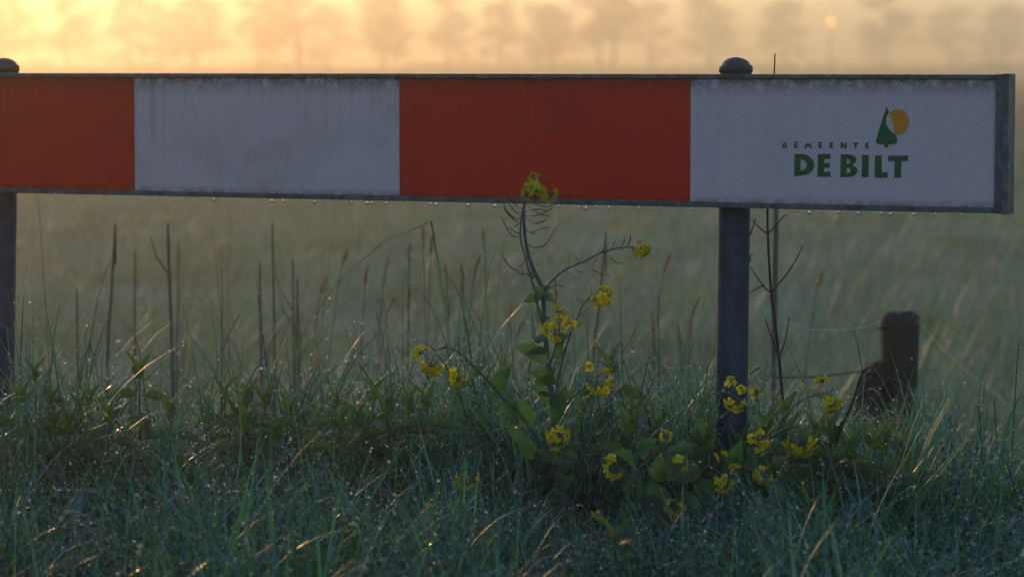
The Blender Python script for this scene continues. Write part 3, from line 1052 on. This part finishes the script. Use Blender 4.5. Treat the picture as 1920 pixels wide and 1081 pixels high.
# ------------------------------------------------------------------ nettles
def nettle(px, py, D, nodes=5, size=.062, seed=0, label=None, lean=0.0, twist=0.0):
    rnd = random.Random(seed)
    top = P(px, py, D)
    gz = float(ground_z(top.x, D))
    root = empty('nettle', (top.x - lean * top.z, D, gz), label or 'young nettle with toothed drooping leaves in the wet grass', 'nettle', 'nettles along the verge')
    hgt = top.z - gz
    base = Vector((top.x - lean * hgt, D, gz - .01))
    pts = [base.lerp(top, t) + Vector((.008 * math.sin(5 * t + seed), .006 * math.cos(4 * t + seed), 0)) * (1 - t) for t in [i / 6 for i in range(7)]]
    part('stem', MB().tube(pts, [.0026 - .0012 * i / 6 for i in range(7)], 7), M['nettle_stem'], root)
    for k in range(nodes):
        # k = 0 is the shoot tip
        dz = (0.004, .022, .058, .10, .145, .19, .23)[k]
        t = max(.05, 1 - dz / hgt)
        p = base.lerp(top, t)
        an0 = twist + k * math.pi / 2
        s = 1.15 * size * (.72, .80, 1.0, 1.05, 1.0, .95, .9)[k]
        el = (1.05, .45, -.12, -.35, -.45, -.5, -.5)[k]
        for j in range(2):
            an = an0 + j * math.pi + rnd.uniform(-.25, .25)
            e = el + rnd.uniform(-.15, .15)
            d = Vector((math.cos(an) * math.cos(e), math.sin(an) * math.cos(e), math.sin(e)))
            q = p + d * (.004 + .010 * (k > 1))
            mb = MB()
            mb.tube([p, q + d * .003], [.0011, .0009], 5)
            leaf_geo(mb, q, q + d * s, s * (.34 if k < 2 else .44), Vector((-math.cos(an) * math.sin(e), -math.sin(an) * math.sin(e) - .75, math.cos(e))), fold=.35, sag=.22 if k > 1 else .03, serr=1, n=18, shape=.8, dew=9, seed=seed * 31 + k * 2 + j)
            part('leaf', mb, M['nettle_leaf'], root)
    return root


NET = [(66, 697, 6.95, 5, .066, 'nettle with spreading toothed leaves close beside the left post', 0), (262, 694, 6.9, 5, .075, 'nettle with star-shaped tip standing clear above the grass', 0), (40, 745, 6.7, 4, .07, None, .1),
       (150, 762, 6.7, 4, .06, None, 0), (421, 733, 7.0, 4, .06, None, 0), (465, 742, 6.9, 4, .07, None, .08), (318, 770, 6.7, 4, .065, None, -.06), (205, 775, 6.6, 4, .07, None, .05), (545, 775, 6.8, 4, .08, None, .15),
       (700, 735, 6.9, 5, .07, None, 0), (766, 760, 6.75, 4, .06, None, 0), (825, 800, 6.9, 4, .06, None, 0), (1146, 684, 6.85, 5, .085, 'tall nettle with upright forked tip between rapeseed plant and right post', 0), (1190, 772, 6.7, 4, .075, None, .05),
       (1232, 800, 6.75, 4, .07, None, -.05), (1318, 770, 6.9, 4, .085, None, .2), (1300, 830, 6.6, 4, .07, None, 0), (1470, 768, 6.75, 4, .08, None, 0), (1432, 792, 6.7, 4, .07, None, 0), (1530, 808, 6.6, 4, .075, None, 0),
       (1590, 838, 6.5, 4, .09, None, -.15), (1655, 830, 6.7, 4, .08, None, 0), (1700, 850, 6.6, 4, .075, None, .1), (1560, 862, 6.4, 4, .07, None, 0), (1152, 1010, 5.75, 4, .075, None, 0), (1090, 770, 6.8, 4, .07, None, 0),
       (910, 790, 6.85, 4, .06, None, 0), (640, 790, 6.7, 4, .065, None, .1)]
nr = random.Random(77)
for _ in range(20):
    NET.append((nr.uniform(25, 900), nr.uniform(742, 800), nr.uniform(6.6, 7.1), 4, nr.uniform(.055, .078), None, nr.uniform(-.12, .12)))
for _ in range(16):
    xx = nr.uniform(1170, 1740)
    NET.append((xx, nr.uniform(790, 835) + max(0, xx - 1500) * .12, nr.uniform(6.45, 6.75), 4, nr.uniform(.06, .085), None, nr.uniform(-.15, .15)))
for i, (x, y, D, n_, s_, lb_, ln_) in enumerate(NET):
    nettle(x, y, D, n_, s_, 200 + i, lb_, ln_, twist=random.uniform(-.3, .4))

# ------------------------------------------------------------------ bare sapling behind the board
DS = 6.95
sap = empty('sapling', (P(1474, 900, DS).x, DS, 0), 'thin bare sapling with paired twigs right of the right post', 'sapling')
shoot(sap, 'stem', [(1476, 1010), (1471, 850), (1469, 780), (1465, 722), (1458, 646), (1447, 558), (1442, 491), (1439, 393), (1444, 260), (1451, 150), (1453, 101)], DS, .0052, .0016, 1, mat=M['twig'])
for i, t_ in enumerate([[(1440, 438), (1425, 428), (1407, 409)], [(1440, 438), (1455, 422), (1470, 405), (1479, 403)], [(1407, 440), (1412, 424), (1417, 408)], [(1446, 548), (1433, 538), (1418, 517), (1406, 498)], [(1446, 548), (1478, 509), (1495, 482), (1506, 458)],
                        [(1433, 534), (1420, 540), (1404, 549)], [(1460, 671), (1447, 633), (1437, 605), (1433, 595)], [(1460, 671), (1471, 642), (1477, 612), (1480, 589)], [(1424, 689), (1414, 694), (1404, 704)], [(1406, 490), (1408, 478), (1413, 475)]]):
    q = shoot(sap, 'twig', t_, DS, .0022, .0010, 60 + i, D1=DS + (.04 if i % 2 else -.04), mat=M['twig'])
    bead(q[-1], .0012)

stk = empty('bent_stalk', (P(1560, 840, 6.5).x, 6.5, 0), 'dark dry stalk bent over with a thin upright tip before the fence post', 'stalk')
shoot(stk, 'stem', [(1545, 960), (1571, 815), (1588, 779), (1602, 743), (1615, 703), (1629, 688)], 6.5, .0042, .0028, 3, mat=M['twig'])
shoot(stk, 'twig', [(1617, 700), (1612, 668), (1606, 640), (1601, 620)], 6.5, .0013, .0007, 4, mat=M['twig'], hairs=4)
for i, (pp, D) in enumerate([([(1895, 900), (1900, 800), (1906, 700), (1910, 646)], 6.9), ([(1846, 920), (1840, 830), (1834, 753)], 6.9), ([(1872, 900), (1868, 820), (1864, 745)], 7.1), ([(1607, 900), (1640, 880), (1690, 830)], 7.2)][:3]):
    o = link('dry_stem', MB().tube(spline([P(x, y, D) for x, y in [(pp[0][0] - 6, 1020)] + pp], 4), .0014, 6).mesh('dry_stem'), M['twig'])
    tag(o, 'thin dark dewy grass stem standing up at the ditch edge', 'grass stem', 'thin stems at the ditch edge')
    for x, y in pp:
        bead(P(x, y + 5, D), .0016)

# ------------------------------------------------------------------ fence post, brace and wire down the bank
DF = 9.3
fz = -.75
fp = empty('fence_post', (P(1688, 700, DF).x, DF, fz), 'weathered dark timber fence post with a short leaning brace', 'fence post')
tl, tr = P(1650, 595, DF), P(1722, 597, DF)
mb = MB()
prof_n = 18
cx, hw = (tl.x + tr.x) / 2, (tr.x - tl.x) / 2
rows = []
for j, (z, k) in enumerate([(fz - .2, .95), (-.4, .94), (-.05, .95), (.18, .99), (tl.z - .04, 1.02), (tl.z - .012, 1.03), (tl.z + .004, .95), (tl.z + .012, .6), (tl.z + .008, .05)]):
    for a in range(prof_n):
        an = 2 * math.pi * a / prof_n
        rr = hw * k * (1 + .05 * math.sin(3 * an + 1) + .03 * math.sin(7 * an))
        rows.append((cx + rr * math.cos(an), DF + rr * math.sin(an), z + (.010 * math.sin(2 * an + .5) if j > 4 else 0)))
fs = [(j * prof_n + a, j * prof_n + (a + 1) % prof_n, (j + 1) * prof_n + (a + 1) % prof_n, (j + 1) * prof_n + a) for j in range(8) for a in range(prof_n)]
part('post_shaft', mb.add(rows, fs), M['timber'], fp)
ba = [P(1657, 690, DF - .02), P(1640, 705, DF - .02), P(1628, 760, DF - .02), P(1618, 830, DF - .04), P(1606, 960, DF - .05)]
part('brace', MB().tube(spline(ba, 4), [.028 + .020 * min(1, i / 6) for i in range(17)], 10), M['timber'], fp)
part('staple', MB().tube([(cx - hw * 1.15, DF - .02, tl.z - .03), (cx - hw * .8, DF - .05, tl.z - .03)], .006, 6), M['wire'], fp)
rod = link('fence_rod', MB().tube([P(1456, 300, 9.0), P(1455, 420, 9.0), P(1452, 600, 9.0), P(1450, 800, 9.0), P(1450, 900, 9.0)], [.007, .008, .009, .009, .009], 10).mesh('fence_rod'), M['dead_stem'])
tag(rod, 'slim upright fence rod blurred behind the bare sapling', 'fence rod')
wr = MB().tube(spline([P(1452, 707, 9.0), P(1520, 706, 9.1), P(1590, 699, 9.2), P(1625, 692, 9.26), P(1656, 676, 9.3)], 6), .0032, 6)
o = link('fence_wire', wr.mesh('fence_wire'), M['wire'])
tag(o, 'sagging rusty wire strung from the timber post to the slim rod', 'wire')

# spider threads
for lab, pp, D, r_ in [('fine dewy spider thread slanting from the barrier board to the left post', [(104, 362), (96, 378), (78, 420), (64, 470), (50, 520), (38, 570), (26, 612)], 7.2, .0004),
                       ('spider thread sagging between the sapling and the timber post', [(1462, 598), (1500, 612), (1540, 618), (1590, 617), (1630, 610), (1652, 600)], 9.0, .0007),
                       ('long spider thread sloping down from the timber post over the ditch', [(1720, 600), (1770, 655), (1830, 710), (1900, 765), (1960, 800)], 9.2, .0007)]:
    sp = spline([P(x, y, D) for x, y in pp], 5)
    o = link('spider_thread', MB().tube(sp, r_, 4).mesh('spider_thread'), M['silk'])
    tag(o, lab, 'spider thread')
    for q in sp[::2]:
        bead(q, random.uniform(.0004, .0009) * (1 if D < 8 else 1.2))
wb = MB()
tips = [P(1328, 396, 6.68), P(1334, 396, 6.68), P(1341, 398, 6.68)]
feet = [P(1344, 440, 6.68), P(1343, 455, 6.68), P(1344, 420, 6.68), P(1344, 472, 6.68)]
for a in tips:
    for c in feet:
        wb.tube([a, a.lerp(c, .5) + Vector((-.002, 0, -.004)), c], .0003, 4)
o = link('spider_web', wb.mesh('spider_web'), M['silk'])
tag(o, 'small torn spider web between the board and the right post', 'spider web')

# ------------------------------------------------------------------ dead stalks and seed heads in the rough behind
DEAD = [(216, 425, 9.0, .006, -14), (315, 425, 8.9, .0058, 8), (511, 425, 9.4, .0045, 4), (487, 500, 9.1, .005, 4), (558, 528, 9.0, .005, -2), (253, 476, 9.3, .0045, 0), (152, 393, 11.0, .0045, 0), (144, 548, 9.0, .0045, 4),
        (549, 490, 9.6, .0045, 3), (335, 460, 10.5, .0045, -3), (1136, 440, 9.0, .0045, -24), (1120, 570, 9.2, .0045, 0), (405, 610, 8.9, .0045, 5)]
for i, (x, y, D, r_, dx) in enumerate(DEAD[:6] + DEAD[7:11]):
    pts = [P(x + dx * (yy - y) / 250, yy, D) for yy in (y, y + 60, y + 140, y + 260)]
    bx = P(x + dx * (y + 420 - y) / 250, y + 420, D)
    pts.append(Vector((bx.x, D, -.75)))
    mb = MB().tube(spline(pts, 3), [r_ * (.55 + .6 * k / 12) for k in range(13)], 7)
    rnd = random.Random(i)
    mb.tube([pts[0] + Vector((0, 0, .012)), pts[0], pts[0] - Vector((0, 0, .06)), pts[0] - Vector((0, 0, .12))], [.001, r_ * .6, r_ * .65, r_ * .5], 7)
    if i % 3 == 1:
        q = pts[1].lerp(pts[2], .4)
        mb.tube([q, q + Vector((-.04, 0, .06)), q + Vector((-.06, .01, .12))], [r_ * .5, r_ * .4, r_ * .3], 5)
    o = link('dead_stalk', mb.mesh('dead_stalk'), M['dead_stem'])
    tag(o, 'dark dead stalk standing blurred in the rough grass behind the barrier', 'stalk', 'dead stalks in the rough behind the barrier')


def seed_head(x, y, D, ln, tilt, seed):
    rnd = random.Random(seed)
    tip = P(x, y, D)
    d = Vector((math.sin(tilt), .1, math.cos(tilt)))
    a = tip - d * ln
    gz = float(ground_z(a.x, D))
    foot = Vector((a.x - math.sin(tilt) * .25 * (a.z - gz), D, gz))
    root = empty('seed_head', foot, 'pale feathery grass seed head catching light behind the barrier', 'seed head', 'pale seed heads behind the barrier')
    part('stem', MB().tube(spline([foot, foot.lerp(a, .6) - Vector((math.sin(tilt) * .03, 0, 0)), a, tip], 3), .0016, 5), M['grass_dry'], root)
    mb = MB()
    for k in range(46):
        t = rnd.random()
        q = a.lerp(tip, t)
        an = rnd.uniform(0, 6.28)
        r_ = .010 * math.sin(math.pi * (.1 + .85 * t)) * rnd.uniform(.5, 1.2)
        e = q + Vector((math.cos(an) * r_, math.sin(an) * r_, .014))
        mb.tube([q, e], [.0016, .0006], 4, cap=False)
    part('seed_spike', mb, M['seed_head'], root)


SEED = [(792, 425), (812, 440), (768, 455), (880, 470), (905, 435), (925, 410), (900, 480), (865, 500), (870, 520), (760, 470), (835, 500), (700, 490), (655, 470), (615, 520), (845, 555), (880, 560), (960, 560), (915, 590), (740, 560), (690, 500),
        (1040, 520), (1080, 530), (1222, 580), (1292, 535), (1258, 480), (1312, 560), (1545, 510), (1565, 580), (1270, 610), (820, 620), (768, 540), (730, 485), (725, 650), (645, 600), (510, 640), (450, 650), (600, 660), (350, 640), (1295, 600), (1230, 640), (985, 600), (890, 430)]
for i, (x, y) in enumerate(SEED[::2] + SEED[1::6]):
    seed_head(x, y, random.uniform(8.4, 9.6), random.uniform(.055, .09), random.uniform(-.15, .45), 400 + i)

# ------------------------------------------------------------------ grass
def blades(name, n_or_xy, L, Wd, lean, curve, K, kink=.15, mat=None, dew_per=0.0, dew_r=(.0006, .0014), az=None, clump=.09, clumpy=False):
    x, y, z = n_or_xy
    n = len(x)
    az = RNG.uniform(0, 2 * np.pi, n) if az is None else az
    th0 = np.abs(RNG.normal(0, lean, n))
    cv = np.abs(RNG.normal(curve, curve * .5, n))
    kk = np.where(RNG.random(n) < kink, RNG.uniform(.35, .8, n), 9)
    ka = RNG.uniform(.7, 1.9, n)
    dirx, diry = np.cos(az), np.sin(az)
    tw = RNG.uniform(-.9, .9, n)
    cid = (np.floor(x / clump + .35 * np.sin(y * 23)) * 73856093 + np.floor(y / clump + .35 * np.sin(x * 19)) * 19349663).astype(np.int64) % 9973
    crand = np.random.default_rng(5).random((9973, 3))[cid]
    if clumpy:
        az = crand[:, 0] * 2 * np.pi + RNG.normal(0, .8, n)
        dirx, diry = np.cos(az), np.sin(az)
        L = L * (.72 + .5 * crand[:, 1])
    px_, py_, pz_ = x.copy(), y.copy(), z.copy()
    rings = []
    pos = []
    for j in range(K):
        t = j / (K - 1)
        prof = (1 - t ** 2.2) * (.65 + .35 * min(1, t * 4)) + .03
        hw = Wd * .5 * prof
        a2 = az + np.pi / 2 + tw * (1 - .5 * t)
        wx, wy = np.cos(a2) * hw, np.sin(a2) * hw
        pos.append(np.stack([px_, py_, pz_], 1))
        rings.append(np.stack([np.stack([px_ - wx, py_ - wy, pz_], 1), np.stack([px_ + wx, py_ + wy, pz_], 1)], 1))
        th = th0 + cv * ((j + .5) / (K - 1)) ** 1.6 + np.where(t + .5 / (K - 1) > kk, ka, 0)
        th = np.minimum(th, 2.7)
        st = L / (K - 1)
        px_ = px_ + np.sin(th) * dirx * st
        py_ = py_ + np.sin(th) * diry * st
        pz_ = pz_ + np.cos(th) * st
    V = np.stack(rings, 1)                                # n,K,2,3
    verts = V.reshape(-1, 3)
    base = (np.arange(n) * K * 2)[:, None]
    q = np.array([[2 * j, 2 * j + 1, 2 * j + 3, 2 * j + 2] for j in range(K - 1)]).reshape(1, -1)
    faces = (base + q).reshape(-1, 4)
    tint = np.repeat(.5 * RNG.random(n) + .5 * crand[:, 2], K * 2)
    me = np_mesh(name, verts, faces, True, {'tint': tint})
    pos = np.stack(pos, 1)
    if dew_per > 0:
        m = int(n * dew_per)
        bi = RNG.integers(0, n, m)
        u = RNG.uniform(.35, 1.0, m) * (K - 1)
        j0 = np.minimum(u.astype(int), K - 2)
        fr = (u - j0)[:, None]
        sdi = RNG.integers(0, 2, m)
        a_ = V[bi, j0, sdi]
        b_ = V[bi, j0 + 1, sdi]
        q_ = a_ * (1 - fr) + b_ * fr
        rr = dew_r[0] + (dew_r[1] - dew_r[0]) * RNG.random(m) ** 2.5
        q_[:, 2] -= rr * .3
        for p_, r_ in zip(q_, rr):
            DEW.append((p_[0], p_[1], p_[2], r_))
    return link(name, me, mat)


def gheight(x, y):
    """how tall the verge grass grows: lusher left and middle, short towards the right"""
    s = (1.0 - .42 * np.clip((x - .45) / .55, 0, 1)) * (1 - .25 * np.clip((6.3 - y) / .8, 0, 1)) * (1 - .35 * np.exp(-((x - .25) / .33) ** 2) * np.clip((6.7 - y) / .3, 0, 1)) + .12 * np.sin(x * 5.3 + y * 2) + .08 * np.sin(x * 11 + 2)
    return s


def cap(x, y, L):
    """keep the trampled, thinner growth in front of the rapeseed plants low"""
    px = 960 + x / y * FPX
    lim = np.interp(px, [0, 500, 860, 960, 1020, 1110, 1150, 1330, 1430, 1560, 1640, 1800, 1920], [800, 800, 830, 880, 985, 985, 950, 930, 900, 860, 840, 900, 900])
    zm = H - (lim - 119) / FPX * y
    return np.where(y < 6.55, np.minimum(L, np.maximum(.05, zm * RNG.uniform(.75, 1.15, len(L)))), L)


# verge grass
N = 40000
gx_ = RNG.uniform(-2.3, 2.3, N)
gy_ = RNG.uniform(4.3, 7.9, N)
gz_ = ground_z(gx_, gy_) - .005
L = cap(gx_, gy_, RNG.gamma(9, 1 / 9, N) * .335 * gheight(gx_, gy_))
Wd = RNG.uniform(.003, .0088, N)
o = blades('verge_grass', (gx_, gy_, gz_), L, Wd, .24, 1.35, 8, .16, M['grass'], 1.5, (.0011, .0034), clumpy=True)
tag(o, 'long wet green grass covered in dew along the verge', 'grass', kind='stuff')
# fine undergrowth
N = 9000
gx_ = RNG.uniform(-2.3, 2.3, N); gy_ = RNG.uniform(4.3, 7.9, N)
o = blades('fine_grass', (gx_, gy_, ground_z(gx_, gy_) - .005), cap(gx_, gy_, RNG.uniform(.15, .36, N) * gheight(gx_, gy_)), RNG.uniform(.001, .0022, N), .35, .9, 6, .05, M['grass'], 1.0, (.0009, .0022))
tag(o, 'fine dewy grass stems woven through the verge grass', 'grass', kind='stuff')
# broad arching blades seen singly at the crest
N = 1700
gx_ = RNG.uniform(-2.2, 2.0, N); gy_ = RNG.uniform(5.2, 7.5, N)
o = blades('broad_grass', (gx_, gy_, ground_z(gx_, gy_) - .005), cap(gx_, gy_, RNG.uniform(.34, .58, N) * gheight(gx_, gy_)), RNG.uniform(.007, .011, N), .16, 1.3, 12, .3, M['grass'], 8.0, (.0010, .0028))
tag(o, 'broad arching grass blades beaded with dew at the crest of the verge', 'grass', kind='stuff')
# upright tuft before the fence post
N = 70
c = P(1660, 900, 6.5)
az = RNG.normal(0.1, .5, N)
o = blades('grass_tuft', (c.x + RNG.normal(0, .03, N), 6.5 + RNG.normal(0, .04, N), np.zeros(N)), RNG.uniform(.28, .46, N), RNG.uniform(.004, .008, N), .3, .35, 9, .05, M['grass'], 5.0, (.0006, .0014), az=az)
tag(o, 'upright tuft of stiff grass blades in front of the timber post', 'grass tuft', kind='stuff')
# dry straw in the verge
N = 900
gx_ = RNG.uniform(-2.2, 2.2, N); gy_ = RNG.uniform(4.6, 7.8, N)
o = blades('dry_straw', (gx_, gy_, ground_z(gx_, gy_) - .005), cap(gx_, gy_, RNG.uniform(.2, .4, N) * gheight(gx_, gy_)), RNG.uniform(.0015, .003, N), .45, .4, 5, .2, M['grass_dry'], .6)
tag(o, 'dry straw stems scattered through the verge grass', 'straw', kind='stuff')
# rank brown growth on the ditch bank
N = 4500
gy_ = RNG.uniform(7.9, 12.0, N)
gx_ = RNG.uniform(-1, 1, N) * (gy_ * .20 + .7)
keep = RNG.random(N) < np.clip(.85 - .6 * (gx_ + .6), .10, .85)
gx_, gy_ = gx_[keep], gy_[keep]
N = len(gx_)
o = blades('rank_growth', (gx_, gy_, ground_z(gx_, gy_) - .01), RNG.gamma(8, 1 / 8, N) * .54, RNG.uniform(.003, .008, N), .22, .6, 7, .2, M['rank'], .25, (.0015, .003))
tag(o, 'rank brown stems and old growth on the ditch bank', 'undergrowth', kind='stuff')
# meadow
N = 90000
u = RNG.random(N)
gy_ = 8.6 * (70 / 8.6) ** u
gx_ = RNG.uniform(-1, 1, N) * (gy_ * .20 + .8)
o = blades('meadow_grass', (gx_, gy_, ground_z(gx_, gy_) - .01), RNG.gamma(14, 1 / 14, N) * .40 * (1 + .30 * np.sin(gx_ * 3.1 + 2 * np.sin(gy_ * .9)) * np.sin(gy_ * 1.7 + gx_)), RNG.uniform(.0022, .0045, N) * (1 + gy_ * .05), .28, .8, 5, .08, M['field_grass'], .05, (.0018, .0042), clump=.4, clumpy=True)
tag(o, 'tall wet meadow grass stretching back into the mist', 'grass', kind='stuff')

# ------------------------------------------------------------------ dew drops
ph = (1 + 5 ** .5) / 2
ico = np.array([(-1, ph, 0), (1, ph, 0), (-1, -ph, 0), (1, -ph, 0), (0, -1, ph), (0, 1, ph), (0, -1, -ph), (0, 1, -ph), (ph, 0, -1), (ph, 0, 1), (-ph, 0, -1), (-ph, 0, 1)], float)
ico /= np.linalg.norm(ico[0])
icf = np.array([(0, 11, 5), (0, 5, 1), (0, 1, 7), (0, 7, 10), (0, 10, 11), (1, 5, 9), (5, 11, 4), (11, 10, 2), (10, 7, 6), (7, 1, 8), (3, 9, 4), (3, 4, 2), (3, 2, 6), (3, 6, 8), (3, 8, 9), (4, 9, 5), (2, 4, 11), (6, 2, 10), (8, 6, 7), (9, 8, 1)])
dw = np.array(DEW)
vv = (dw[:, None, :3] + ico[None] * dw[:, None, 3:4]).reshape(-1, 3)
ff = (np.arange(len(dw))[:, None, None] * 12 + icf[None]).reshape(-1, 3)
o = link('dew_drops', np_mesh('dew_drops', vv, ff, True), M['dew'])
tag(o, 'countless tiny dew drops glinting on grass, leaves and stems', 'dew', kind='stuff')
print('dew', len(dw))
